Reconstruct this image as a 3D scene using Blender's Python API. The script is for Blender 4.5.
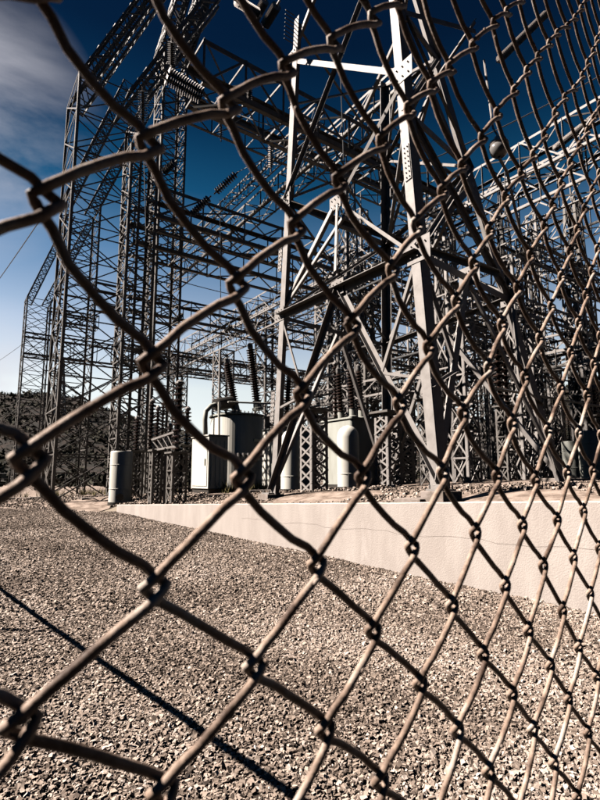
import bpy, math, random
import numpy as np
from mathutils import Vector, Matrix
random.seed(7); rng = np.random.default_rng(7)
R = math.radians
scene = bpy.context.scene
for o in list(bpy.data.objects): bpy.data.objects.remove(o)

# ---------------------------------------------------------------- camera
F = 533.0                                   # focal length in photo pixels (600 x 800)
PITCH = math.atan(78.0 / F)
cam_d = bpy.data.cameras.new('camera'); cam = bpy.data.objects.new('camera', cam_d)
scene.collection.objects.link(cam); scene.camera = cam
cam.location = (0, 0, 0); cam.rotation_euler = (math.pi/2 + PITCH, 0, 0)
cam_d.sensor_fit = 'VERTICAL'; cam_d.sensor_height = 36.0; cam_d.sensor_width = 27.0
cam_d.lens = 36.0 * F / 800.0
cam_d.clip_start = 0.02; cam_d.clip_end = 3000
cam_d.dof.use_dof = True; cam_d.dof.focus_distance = 1.6; cam_d.dof.aperture_fstop = 18

# ---------------------------------------------------------------- sun, sky, exposure
SUN_EL = R(43); SUN_DIR = Vector((-math.cos(SUN_EL)*math.cos(R(-3)), -math.cos(SUN_EL)*math.sin(R(-3)), math.sin(SUN_EL)))
sl = bpy.data.lights.new('sun', 'SUN'); sl.energy = 5.0; sl.angle = R(0.5); sl.color = (1.0, 0.90, 0.82)
so = bpy.data.objects.new('sun', sl); scene.collection.objects.link(so)
so.rotation_euler = SUN_DIR.to_track_quat('Z', 'Y').to_euler(); so.location = (-20, -2, 25)
scene.view_settings.view_transform = 'Standard'; scene.view_settings.look = 'None'
scene.view_settings.exposure = 1.32; scene.view_settings.gamma = 1.0
scene.view_settings.use_curve_mapping = False
scene.cycles.diffuse_bounces = 0; scene.cycles.glossy_bounces = 1      # one direct light pass: hard, contrasty noon shade and quick renders

w = bpy.data.worlds.new('World'); scene.world = w; w.use_nodes = True
nt = w.node_tree; nt.nodes.clear(); N = nt.nodes.new; L = nt.links.new
out = N('ShaderNodeOutputWorld'); bg = N('ShaderNodeBackground'); bg.inputs['Strength'].default_value = 0.05
sky = N('ShaderNodeTexSky'); sky.sky_type = 'NISHITA'; sky.sun_disc = False
sky.sun_elevation = SUN_EL; sky.sun_rotation = math.atan2(SUN_DIR.x, SUN_DIR.y)
sky.altitude = 1500; sky.air_density = 0.9; sky.dust_density = 0.3; sky.ozone_density = 2.5
tc = N('ShaderNodeTexCoord'); sep = N('ShaderNodeSeparateXYZ'); L(tc.outputs['Generated'], sep.inputs[0])
# polarised deep sky: darker and bluer towards the zenith
mr = N('ShaderNodeMapRange'); mr.inputs['From Min'].default_value = 0.0; mr.inputs['From Max'].default_value = 0.8
L(sep.outputs['Z'], mr.inputs['Value'])
cr = N('ShaderNodeValToRGB'); e = cr.color_ramp.elements
e[0].position = 0.0; e[0].color = (1.35, 1.02, 0.92, 1)
e[1].position = 1.0; e[1].color = (0.010, 0.055, 0.10, 1)
for p, c in ((0.10, (2.2, 1.55, 1.15, 1)), (0.20, (2.9, 1.95, 1.25, 1)), (0.33, (2.15, 1.62, 1.2, 1)), (0.49, (0.72, 0.92, 0.88, 1)), (0.61, (0.065, 0.38, 0.45, 1)), (0.72, (0.022, 0.165, 0.235, 1)), (0.83, (0.014, 0.075, 0.125, 1))):
    k = e.new(p); k.color = c
L(mr.outputs[0], cr.inputs[0])
mul = N('ShaderNodeMix'); mul.data_type = 'RGBA'; mul.blend_type = 'MULTIPLY'; mul.inputs[0].default_value = 1.0
L(sky.outputs[0], mul.inputs[6]); L(cr.outputs[0], mul.inputs[7])
# wispy clouds, by direction
mp = N('ShaderNodeMapping'); mp.inputs['Rotation'].default_value = (0, R(25), R(20)); mp.inputs['Scale'].default_value = (1.0, 1.0, 2.6)
L(tc.outputs['Generated'], mp.inputs[0])
no = N('ShaderNodeTexNoise'); no.inputs['Scale'].default_value = 2.6; no.inputs['Detail'].default_value = 9; no.inputs['Roughness'].default_value = 0.56; no.inputs['Distortion'].default_value = 0.25
L(mp.outputs[0], no.inputs['Vector'])
def vdot(vec):
    v = N('ShaderNodeVectorMath'); v.operation = 'DISTANCE'; v.inputs[1].default_value = vec
    L(tc.outputs['Generated'], v.inputs[0]); return v.outputs['Value']
def mapr(val, a, b, c, d):
    m = N('ShaderNodeMapRange'); m.inputs['From Min'].default_value = a; m.inputs['From Max'].default_value = b
    m.inputs['To Min'].default_value = c; m.inputs['To Max'].default_value = d; L(val, m.inputs['Value']); return m.outputs[0]
def math2(op, a, b):
    m = N('ShaderNodeMath'); m.operation = op; m.use_clamp = True
    for i, v in enumerate((a, b)):
        if isinstance(v, float): m.inputs[i].default_value = v
        else: L(v, m.inputs[i])
    return m.outputs[0]
def skydir(px, py):
    b = 400 - py; v = Vector((px-300, F*math.cos(PITCH) - b*math.sin(PITCH), F*math.sin(PITCH) + b*math.cos(PITCH))); return v.normalized()
m1 = mapr(vdot(skydir(-40, 120)), 0.05, 0.21, 1.0, 0.0)
m2 = mapr(vdot(skydir(-5, 392)), 0.02, 0.16, 1.0, 0.0)
msk = math2('MAXIMUM', m1, m2)
cl = math2('MULTIPLY', mapr(no.outputs[0], 0.34, 0.68, 0.0, 1.0), msk)
cm = N('ShaderNodeMix'); cm.data_type = 'RGBA'; L(cl, cm.inputs[0]); L(mul.outputs[2], cm.inputs[6]); cm.inputs[7].default_value = (5.8, 5.7, 6.2, 1)
L(cm.outputs[2], bg.inputs['Color']); L(bg.outputs[0], out.inputs[0])

# ---------------------------------------------------------------- helpers
C = scene.collection
def P(px, py, d):
    """photo pixel at forward distance d (metres) -> world point"""
    v = skydir(px, py); return v * (d / v.y)
def zpx(py, d): return (478.0 - py) / F * d * (1.0)      # rough height at distance d
ORG = {}
def empty(name, loc, label, cat, group=None, kind=None):
    o = bpy.data.objects.new(name, None); C.objects.link(o); o.location = loc; o.empty_display_size = 0.2
    ORG[o.name] = Vector(loc); o['label'] = label; o['category'] = cat
    if group: o['group'] = group
    if kind: o['kind'] = kind
    return o
def tag(o, label=None, cat=None, group=None, kind=None):
    for k, v in (('label', label), ('category', cat), ('group', group), ('kind', kind)):
        if v: o[k] = v
    return o
class MB:
    def __init__(s): s.v = []; s.f = []
    def add(s, vs, fs):
        n = len(s.v); s.v += [tuple(v) for v in vs]; s.f += [tuple(i+n for i in f) for f in fs]
    def hexa(s, c):      # 8 corners: bottom 4 then top 4
        s.add(c, [(0,3,2,1),(4,5,6,7),(0,1,5,4),(1,2,6,5),(2,3,7,6),(3,0,4,7)])
    def bar(s, p, q, w, h=None, side=None, jit=0.003):
        p = Vector(p); q = Vector(q); h = h or w; a = (q-p)
        if a.length < 1e-5: return
        a.normalize(); ref = Vector(side) if side is not None else (Vector((0,0,1)) if abs(a.z) < .9 else Vector((1,0,0)))
        x = (ref - a*ref.dot(a)).normalized(); y = a.cross(x)
        j = x*random.uniform(-jit,jit) + y*random.uniform(-jit,jit); p = p+j; q = q+j
        c = []
        for e in (p, q):
            for sx, sy in ((-1,-1),(1,-1),(1,1),(-1,1)): c.append(e + x*sx*w/2 + y*sy*h/2)
        s.hexa(c)
    def plate(s, p, q, d0, w, t):   # plate from line pq extending w along d0, thickness t
        p = Vector(p); q = Vector(q); a = (q-p).normalized(); d = Vector(d0); d = (d - a*d.dot(a)).normalized(); n = a.cross(d)
        c = []
        for e in (p, q):
            c += [e - n*t/2, e + d*w - n*t/2, e + d*w + n*t/2, e + n*t/2]
        s.hexa(c)
    def angle(s, p, q, w, d1, d2, t=None):     # L section, heel on the line pq
        t = t or max(.008, w*.09); p = Vector(p); q = Vector(q)
        j = Vector((random.uniform(-1,1), random.uniform(-1,1), random.uniform(-1,1)))*0.003
        p = p+j; q = q+j
        a = (q-p).normalized(); D1 = Vector(d1); D1 = (D1 - a*D1.dot(a)).normalized(); D2 = Vector(d2); D2 = (D2 - a*D2.dot(a)); D2 = (D2 - D1*D2.dot(D1)).normalized()
        s.plate(p, q, D1, w, t); s.plate(p + D2*(t*.5+.0005), q + D2*(t*.5+.0005), D2, w, t)
    def tube(s, pts, r, n=8, cap=True):
        pts = [Vector(p) for p in pts]; rs = r if isinstance(r, (list, tuple)) else [r]*len(pts)
        prev = None; base = len(s.v); vs = []
        for i, p in enumerate(pts):
            t = (pts[min(i+1, len(pts)-1)] - pts[max(i-1, 0)]).normalized()
            if prev is None: x = t.orthogonal().normalized()
            else: x = (prev - t*prev.dot(t)).normalized()
            prev = x; y = t.cross(x)
            for k in range(n):
                a = 2*math.pi*k/n; vs.append(p + (x*math.cos(a) + y*math.sin(a))*rs[i])
        fs = []
        for i in range(len(pts)-1):
            for k in range(n):
                a = i*n+k; b = i*n+(k+1)%n; fs.append((a, b, b+n, a+n))
        if cap: fs.append(tuple(range(n-1, -1, -1))); fs.append(tuple((len(pts)-1)*n+k for k in range(n)))
        s.add(vs, fs)
    def lathe(s, p, q, prof, n=12):            # prof: (t along pq 0..1, radius)
        p = Vector(p); q = Vector(q); s.tube([p], .01) if False else None
        a = (q-p); ax = a.normalized(); x = ax.orthogonal().normalized(); y = ax.cross(x)
        vs = []; fs = []
        for t, r in prof:
            for k in range(n):
                an = 2*math.pi*k/n; vs.append(p + a*t + (x*math.cos(an)+y*math.sin(an))*max(r, 1e-4))
        for i in range(len(prof)-1):
            for k in range(n):
                b = i*n+k; c = i*n+(k+1)%n; fs.append((b, c, c+n, b+n))
        fs.append(tuple(range(n-1,-1,-1))); fs.append(tuple((len(prof)-1)*n+k for k in range(n)))
        s.add(vs, fs)
    def boxuv(s, o, U, V, lu, lv, z0, z1):
        o = Vector(o); U = Vector(U); V = Vector(V); c = []
        for z in (z0, z1):
            for a, b in ((0,0),(lu,0),(lu,lv),(0,lv)):
                v = o + U*a + V*b; c.append(Vector((v.x, v.y, z)))
        s.hexa(c)
    def build(s, name, mat, parent=None, root=None, smooth=False, bevel=0):
        root = root or parent; off = ORG.get(root.name, Vector()) if root else Vector()
        me = bpy.data.meshes.new(name)
        me.from_pydata([(a-off.x, b-off.y, c-off.z) for a, b, c in s.v], [], s.f); me.update()
        if smooth: me.polygons.foreach_set('use_smooth', [True]*len(me.polygons))
        o = bpy.data.objects.new(name, me); C.objects.link(o); me.materials.append(mat)
        if parent: o.parent = parent
        if bevel:
            b = o.modifiers.new('bevel', 'BEVEL'); b.width = bevel; b.segments = 2; b.limit_method = 'ANGLE'
        return o

def material(name, col, rough=.6, metal=0, col2=None, scale=6, detail=6, bump=0, bscale=40, lo=.4, hi=.6, third=None, streak=None):
    m = bpy.data.materials.new(name); m.use_nodes = True; t = m.node_tree; b = t.nodes['Principled BSDF']
    b.inputs['Roughness'].default_value = rough; b.inputs['Metallic'].default_value = metal
    b.inputs['Specular IOR Level'].default_value = .25
    b.inputs['Base Color'].default_value = (*col, 1)
    cd = t.nodes.new('ShaderNodeTexCoord')
    if col2:
        n = t.nodes.new('ShaderNodeTexNoise'); n.inputs['Scale'].default_value = scale; n.inputs['Detail'].default_value = detail; n.inputs['Roughness'].default_value = .62
        if streak:
            mpn = t.nodes.new('ShaderNodeMapping'); mpn.inputs['Scale'].default_value = streak; t.links.new(cd.outputs['Object'], mpn.inputs[0]); t.links.new(mpn.outputs[0], n.inputs['Vector'])
        else: t.links.new(cd.outputs['Object'], n.inputs['Vector'])
        r = t.nodes.new('ShaderNodeValToRGB'); r.color_ramp.elements[0].position = lo; r.color_ramp.elements[0].color = (*col, 1)
        r.color_ramp.elements[1].position = hi; r.color_ramp.elements[1].color = (*col2, 1)
        if third: k = r.color_ramp.elements.new(min(.99, hi+.12)); k.color = (*third, 1)
        t.links.new(n.outputs[0], r.inputs[0]); t.links.new(r.outputs[0], b.inputs['Base Color'])
    if bump:
        n = t.nodes.new('ShaderNodeTexNoise'); n.inputs['Scale'].default_value = bscale; n.inputs['Detail'].default_value = 5
        t.links.new(cd.outputs['Object'], n.inputs['Vector'])
        bp = t.nodes.new('ShaderNodeBump'); bp.inputs['Strength'].default_value = bump; bp.inputs['Distance'].default_value = .01
        t.links.new(n.outputs[0], bp.inputs['Height']); t.links.new(bp.outputs[0], b.inputs['Normal'])
    return m
M_wire = material('rusty galvanised wire', (.09,.058,.042), .6, 0, (.345,.25,.19), 34, 9, .14, 500, .38, .53, (.50,.43,.37))
M_galv = material('galvanised steel', (.33,.308,.29), .55, .05, (.235,.215,.20), 5, 6, .12, 60, .35, .7)
M_steel = material('weathered lattice steel', (.20,.185,.17), .55, .1, (.11,.10,.09), 2.2, 6, 0, 40, .38, .66)
M_dark = material('dull dark steel', (.04,.038,.036), .6, .2, (.07,.06,.05), 4, 5)
M_conc = material('weathered concrete', (.50,.445,.405), .9, 0, (.41,.36,.325), 2.2, 10, .45, 55, .34, .60, (.50,.445,.41), (1.2,1.2,.35))
M_pad = material('concrete pad', (.32,.27,.24), .9, 0, (.2,.165,.14), 7, 8, .4, 60)
M_tank = material('pale enamel paint', (.74,.72,.65), .45, 0, (.60,.58,.51), 2.5, 8, .05, 30, .38, .68, None, (2,2,.4))
M_tankd = material('grey green enamel', (.42,.43,.385), .5, 0, (.33,.33,.29), 2.5, 8, .05, 30, .38, .68, None, (2,2,.4))
M_porc = material('brown glazed porcelain', (.045,.028,.022), .22, 0)
M_porg = material('grey porcelain', (.20,.19,.18), .25, 0)
M_black = material('black rubber', (.012,.012,.012), .6)
M_cable = material('dull aluminium cable', (.13,.13,.13), .5, .4)
M_lamp = material('white opal shade', (.62,.55,.50), .4)
M_yard = material('dusty stony yard soil', (.36,.285,.235), .95, 0, (.15,.11,.085), 3.5, 12, .8, 30, .40, .60, (.42,.345,.29))
M_blocker = material('dark bounce blocker', (.035,.034,.033), .9, 0, (.055,.052,.05), 9, 8, .6, 120)  # surface of the added dark ground sheet behind the camera

# ---------------------------------------------------------------- ground, wall, hills
def lerp(a, b, t): return a + (b-a)*t
def sstep(a, b, x):
    t = min(1, max(0, (x-a)/(b-a))); return t*t*(3-2*t)
WL = (-5.4, 16.0); WR = (4.9, 4.3)
def edgeY(X):
    if X < WL[0]: return WL[1] + 2.0*sstep(0, 9, WL[0]-X)
    return max(1.5, WL[1] - (X-WL[0])*(WL[1]-6.0)/8.8)
def walltop(X): return -.78 + (min(X, 5.5)+5.4)*(.53/8.8)
def wob(x, y, s, a): return a*(math.sin(x*s+1.3)*math.cos(y*s*1.17+.4) + .5*math.sin(x*s*2.3+y*s*1.9))
def gravel_z(X, Y): return -1.5 + .051*max(0, Y-6) + wob(X, Y, 1.1, .012) + wob(X, Y, 3.7, .006)
def yard_z(X, Y):
    base = -.33 + .045*min(6, max(-15, X)) - .0*Y
    t = Y - edgeY(X)
    bank = sstep(0.2, 2.6, t)
    z0 = walltop(X) - .03 if X > WL[0] else lerp(walltop(WL[0])-.03, gravel_z(X, edgeY(X))+.0, sstep(0, .6, WL[0]-X))
    z = lerp(z0, base, bank)
    return z + wob(X, Y, .9, .012)*bank + wob(X, Y, 3.1, .012) + wob(X+3, Y, 8.3, .008)
def grid_mesh(name, xs, ts, fn, mat, smooth=True):
    vs = [fn(x, t) for x in xs for t in ts]; n = len(ts)
    fs = [(i*n+j, (i+1)*n+j, (i+1)*n+j+1, i*n+j+1) for i in range(len(xs)-1) for j in range(n-1)]
    me = bpy.data.meshes.new(name); me.from_pydata(vs, [], fs); me.update(); me.materials.append(mat)
    if smooth: me.polygons.foreach_set('use_smooth', [True]*len(me.polygons))
    o = bpy.data.objects.new(name, me); C.objects.link(o); return o

# gravel material: voronoi pebbles in true scale, tone per stone
def pebble_mat(name, attr=False):
    m = bpy.data.materials.new(name); m.use_nodes = True; t = m.node_tree; b = t.nodes['Principled BSDF']; b.inputs['Roughness'].default_value = .85
    b.inputs['Specular IOR Level'].default_value = .2
    cd = t.nodes.new('ShaderNodeTexCoord'); ramp = t.nodes.new('ShaderNodeValToRGB')
    el = ramp.color_ramp.elements
    el[0].position = 0; el[0].color = (.02,.015,.012,1); el[1].position = 1; el[1].color = (.58,.49,.43,1)
    for p, c in ((.25,(.09,.068,.054,1)),(.5,(.225,.175,.140,1)),(.72,(.45,.36,.295,1))):
        k = el.new(p); k.color = c
    if attr:
        a = t.nodes.new('ShaderNodeAttribute'); a.attribute_name = 'tone'; t.links.new(a.outputs['Fac'], ramp.inputs[0])
    else:
        v = t.nodes.new('ShaderNodeTexVoronoi'); v.inputs['Scale'].default_value = 62; t.links.new(cd.outputs['Object'], v.inputs['Vector'])
        sp = t.nodes.new('ShaderNodeSeparateColor'); t.links.new(v.outputs['Color'], sp.inputs[0]); t.links.new(sp.outputs[0], ramp.inputs[0])
        bp = t.nodes.new('ShaderNodeBump'); bp.inputs['Strength'].default_value = 1; bp.inputs['Distance'].default_value = .025; bp.invert = True
        t.links.new(v.outputs['Distance'], bp.inputs['Height']); t.links.new(bp.outputs[0], b.inputs['Normal'])
    t.links.new(ramp.outputs[0], b.inputs['Base Color']); return m
M_grav = pebble_mat('crushed stone bed'); M_stone = pebble_mat('crushed stone', True)

xs = [-110, -60, -45, -35, -28, -22] + [-18 + .25*i for i in range(0, 100)] + [8, 10, 14, 20, 30]
ts = [0, .004, .012] + [.02 + i*.012 for i in range(1, 82)] + [1.0]
def gfn(x, t):
    Y0 = -8; Y1 = edgeY(x) + (.12 if x > WL[0] else .05)
    Y = lerp(Y0, Y1, t) if t > 0 else -75; return (x, Y, gravel_z(x, Y) - .010)
tag(grid_mesh('gravel_ground', xs, ts, gfn, M_grav), kind='structure')
txs = [-900, -400, -200, -120, -80, -60, -45, -35, -28, -22] + [-18 + .3*i for i in range(0, 84)] + [8, 10, 14, 20, 30, 45, 60, 90, 140, 250, 500, 900]
tts = [0, .1, .25, .45, .7, 1, 1.3, 1.7, 2.1, 2.6, 3.2] + [3.8+.5*i for i in range(24)] + [18, 21, 25, 30, 38, 50, 70, 100, 150, 300, 600, 1200]
tag(grid_mesh('yard_ground', txs, tts, lambda x, t: (x, edgeY(x)+t+.02, yard_z(x, edgeY(x)+t) - max(0, t-60)*.004), M_yard), kind='structure')

# loose crushed stones as real geometry, dense near the camera
def stones(n, Yr, size, seed, xl=-1, fn=gravel_z, name='gravel', sink=.35, xr=None, lim=None):
    g = np.random.default_rng(seed)
    pts = []
    while len(pts) < n:
        Y = g.uniform(*Yr) if xr else math.sqrt(g.uniform(Yr[0]**2, Yr[1]**2))
        X = g.uniform(*xr) if xr else g.uniform(-.62, .62)*Y
        if lim and not lim(X, Y): continue
        pts.append((X, Y, fn(X, Y)))
    P0 = np.array(pts); s = np.clip(g.lognormal(math.log(size), .34, n), size*.45, size*1.9)
    base = np.array([(-1,-1,-1),(1,-1,-1),(1,1,-1),(-1,1,-1),(-1,-1,1),(1,-1,1),(1,1,1),(-1,1,1)], float)*.5
    V = base[None]*g.uniform(.55, 1.15, (n,1,3)) + g.uniform(-.2, .2, (n,8,3))
    a = g.uniform(0, 2*np.pi, n); bb = g.normal(0, .6, n); ca, sa, cb, sb = np.cos(a), np.sin(a), np.cos(bb), np.sin(bb)
    Rz = np.zeros((n,3,3)); Rz[:,0,0]=ca; Rz[:,0,1]=-sa; Rz[:,1,0]=sa; Rz[:,1,1]=ca; Rz[:,2,2]=1
    Rx = np.zeros((n,3,3)); Rx[:,0,0]=1; Rx[:,1,1]=cb; Rx[:,1,2]=-sb; Rx[:,2,1]=sb; Rx[:,2,2]=cb
    V = np.einsum('nij,nkj->nki', Rz@Rx, V)*s[:,None,None]
    V = V + P0[:,None]; V[:,:,2] += (s*(.5-sink)*.8 + g.uniform(0, .012, n) + (g.random(n) < .25)*g.uniform(0, .011, n))[:,None]
    fq = np.array([(0,3,2,1),(4,5,6,7),(0,1,5,4),(1,2,6,5),(2,3,7,6),(3,0,4,7)])
    Fq = (fq[None] + (np.arange(n)*8)[:,None,None]).reshape(-1)
    me = bpy.data.meshes.new(name); me.vertices.add(n*8); me.vertices.foreach_set('co', V.reshape(-1))
    me.loops.add(n*24); me.loops.foreach_set('vertex_index', Fq); me.polygons.add(n*6)
    me.polygons.foreach_set('loop_start', np.arange(n*6)*4); me.polygons.foreach_set('loop_total', np.full(n*6, 4)); me.polygons.foreach_set('use_smooth', [False]*(n*6)); me.update(calc_edges=True)
    at = me.attributes.new('tone', 'FLOAT', 'POINT'); tone = np.clip(g.normal(.60, .19, n) + .07*np.sin(P0[:,0]*1.9+np.sin(P0[:,1]*1.3)*2) + .05*np.sin(P0[:,1]*2.7+P0[:,0]*.8), 0, 1)
    at.data.foreach_set('value', np.repeat(tone, 8)); me.materials.append(M_stone)
    o = bpy.data.objects.new(name, me); C.objects.link(o); return o
inr2 = lambda X, Y: Y < edgeY(X) - .12 if X > -5.4 else Y < edgeY(X) - .02
inr = lambda X, Y: Y < edgeY(X) - .02
stn = [stones(145000, (2.0, 6.2), .0142, 1, lim=inr2), stones(215000, (6.0, 18.3), .0185, 2, lim=inr2)]
# the two batches are one sheet of gravel
for o in stn[1:]: pass
ctx = [stn[0], stn[1]]
import bmesh
bm = bmesh.new(); tn = []
a0, a1 = stn[0].data, stn[1].data
va = np.empty(len(a0.vertices)*3); a0.vertices.foreach_get('co', va); vb = np.empty(len(a1.vertices)*3); a1.vertices.foreach_get('co', vb)
fa = np.empty(len(a0.loops), dtype=np.int64); a0.loops.foreach_get('vertex_index', fa); fb = np.empty(len(a1.loops), dtype=np.int64); a1.loops.foreach_get('vertex_index', fb)
ta = np.empty(len(a0.vertices)); a0.attributes['tone'].data.foreach_get('value', ta); tb = np.empty(len(a1.vertices)); a1.attributes['tone'].data.foreach_get('value', tb)
V = np.concatenate([va, vb]); FF = np.concatenate([fa, fb + len(a0.vertices)]); T = np.concatenate([ta, tb])
for o in stn: bpy.data.objects.remove(o)
me = bpy.data.meshes.new('gravel'); nf = len(FF)//4; me.vertices.add(len(V)//3); me.vertices.foreach_set('co', V)
me.loops.add(len(FF)); me.loops.foreach_set('vertex_index', FF); me.polygons.add(nf); me.polygons.foreach_set('loop_start', np.arange(nf)*4); me.polygons.foreach_set('loop_total', np.full(nf, 4)); me.polygons.foreach_set('use_smooth', [False]*nf); me.update(calc_edges=True)
me.attributes.new('tone', 'FLOAT', 'POINT').data.foreach_set('value', T); me.materials.append(M_stone)
gr = bpy.data.objects.new('gravel', me); C.objects.link(gr); tag(gr, 'loose pinkish grey crushed stones covering the foreground drive', 'gravel', kind='stuff')
yl = lambda X, Y: edgeY(X)+.15 < Y < edgeY(X) + 7
ys = stones(16000, (3.0, 26), .030, 5, fn=yard_z, name='yard_rubble', sink=.3, xr=(-14, 8), lim=lambda X, Y: yl(X, Y) and math.sin(X*1.7+Y*.9)+math.sin(X*.6-Y*1.3) > -.4)
tag(ys, 'scattered pale stones and clods on the bare yard soil behind the wall', 'rubble', kind='stuff')

# retaining wall
wd = Vector((WR[0]-WL[0], WR[1]-WL[1], 0)); wlen = wd.length; wd.normalize(); wn = Vector((-wd.y, wd.x, 0))   # wn points behind
if wn.y < 0: wn = -wn
segs = 60; mb = MB(); th = .24
vs = []; fs = []
for i in range(segs+1):
    x = lerp(WL[0], WR[0], i/segs); y = lerp(WL[1], WR[1], i/segs)
    zt = walltop(x) + .004*math.sin(i*1.7); zb = gravel_z(x, y) - .25
    for off, z in ((0, zb), (0, zt-.015), (.015, zt), (th-.015, zt), (th, zt-.015), (th, zb)):
        p = Vector((x, y, 0)) + wn*off; vs.append((p.x, p.y, z))
for i in range(segs):
    for k in range(6):
        a = i*6+k; b = i*6+(k+1)%6; fs.append((a, b, b+6, a+6))
fs.append(tuple(range(5,-1,-1))); fs.append(tuple(segs*6+k for k in range(6)))
mb.add(vs, fs); wallo = mb.build('retaining_wall', M_conc); tag(wallo, 'long pale concrete retaining wall tapering away to the left along the gravel', 'wall')
cr_ = MB()
pc = []
for i in range(40):
    x = lerp(-1.2, 4.6, i/39); t = (x-WL[0])/(WR[0]-WL[0]); y = lerp(WL[1], WR[1], t)
    z = walltop(x) - lerp(.30, .62, i/39) + .02*math.sin(i*.9) + .012*math.sin(i*2.7); p = Vector((x, y, z)) - wn*.0005; pc.append(p)
cr_.tube(pc, .0022, 4); c_o = cr_.build('crack', M_pad, wallo); c_o['label'] = 'thin dark crack wandering along the wall face'

# dark unseen sheet added on the camera's side of the fence to cut ground bounce
fl_ = MB(); u2 = Vector((.6936,.7203,0)); n2 = Vector((.7203,-.6936,0)); o2 = -n2*.12
q4 = [o2 - u2*60, o2 + n2*70 - u2*60, o2 + n2*70 + u2*4.5, o2 + u2*4.5]
fl_.add([(q.x, q.y, -1.455) for q in q4], [(0,1,2,3)]); tag(fl_.build('bounce_blocker', M_blocker), kind='structure')
# hills
prof = [(-400,415),(-150,405),(-60,398),(0,395),(35,396),(70,404),(105,414),(130,424),(170,434),(215,442),(300,446),(450,440),(515,412),(560,392),(600,384),(680,376),(800,392),(1100,420)]
def skyline(px):
    for (a, ya), (b, yb) in zip(prof, prof[1:]):
        if a <= px <= b: return lerp(ya, yb, sstep(0, 1, (px-a)/(b-a)))
    return prof[0][1] if px < prof[0][0] else prof[-1][1]
HD = 190.0
def hill_h(X, Y):
    px = 300 + F*X/Y; top = (478-skyline(px))/F*HD*1.0
    t = sstep(55, HD, Y); return -1.6 + (top+1.6)*t**1.5 + (wob(X, Y, .09, 1.0) + wob(X, Y, .25, .45))*t
hx = [i/55*1.3 - 1.3*.5 for i in range(0, 0)]
def hfn(u, t):
    Y = t; X = u*Y; return (X, Y, hill_h(X, Y) if Y <= HD else hill_h(X/Y*HD, HD) - (Y-HD)*.12)
M_hill = material('dry brown hillside', (.013,.011,.008), .95, 0, (.034,.022,.016), .35, 12, .6, 3, .46, .60)
def sky_blocker(a, t):
    el = (.60 + .07*math.sin(a*3.1) + .04*math.sin(a*7.7+1)); X = math.sin(a)*t; Y = math.cos(a)*t; h = el*190*sstep(60, 190, t)**1.3
    return (X, Y, -2.2 + h*sstep(.78, 1.3, abs(a)) + wob(X, Y, .12, .8))
tag(grid_mesh('hillside', [.80 + i*(2*math.pi-1.6)/90 for i in range(91)], [60, 75, 90, 110, 130, 150, 170, 190, 210], lambda a, t: sky_blocker(a if a < math.pi else a-2*math.pi, t), M_hill), kind='structure')  # unseen high ring added around the camera to block low sky light
tag(grid_mesh('hillside', [-1.9 + .022*i for i in range(170)], [50, 54, 60]+[65+6*i for i in range(21)]+[190, 200, 230, 300], hfn, M_hill), kind='structure')
M_brush = material('dark scrub leaves', (.015,.016,.009), .9, 0, (.04,.035,.02), 1.5, 4)
vs = []; fs = []
g = np.random.default_rng(11)
for i in range(5200):
    Y = 58 + 135*g.random()**.8; X = g.uniform(-.75, .72)*Y; z = hill_h(X, min(Y, HD)); s = g.uniform(.5, 1.6)
    for k in range(9):
        c = np.array([X, Y, z]) + g.normal(0, .45, 3)*s*np.array([1,1,.5]) + [0,0,.3*s]; q = g.normal(0, .35*s, (3,3)) + c
        n = len(vs); vs += [tuple(v) for v in q]; fs.append((n, n+1, n+2))
mb = MB(); mb.v = vs; mb.f = fs; tag(mb.build('scrub', M_brush), 'dark low scrub dotting the dry brown hillside', 'scrub', kind='stuff')
# dry weeds by the transformer foot and along the yard edge
vs = []; fs = []
M_weed = material('dry yellow weeds', (.30,.24,.10), .9, 0, (.12,.11,.045), 9, 3)
for i in range(150):
    cx, cy = ((-1.6, 15.6) if i < 60 else (g.uniform(-13, -5), g.uniform(22, 30)))
    cx += g.normal(0, .35); cy += g.normal(0, .3); z = yard_z(cx, cy)
    for k in range(14):
        h = g.uniform(.12, .42); b = np.array([cx+g.normal(0,.05), cy+g.normal(0,.05), z-.02]); tp = b + [g.normal(0,.12), g.normal(0,.12), h]; sd = np.array([g.normal(0,.006)+.008, g.normal(0,.006), 0])
        n = len(vs); vs += [tuple(b-sd), tuple(b+sd), tuple(tp)]; fs.append((n, n+1, n+2))
mb = MB(); mb.v = vs; mb.f = fs; tag(mb.build('weeds', M_weed), 'dry yellow weeds growing between the tower legs and by the transformer', 'weeds', kind='stuff')

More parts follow.
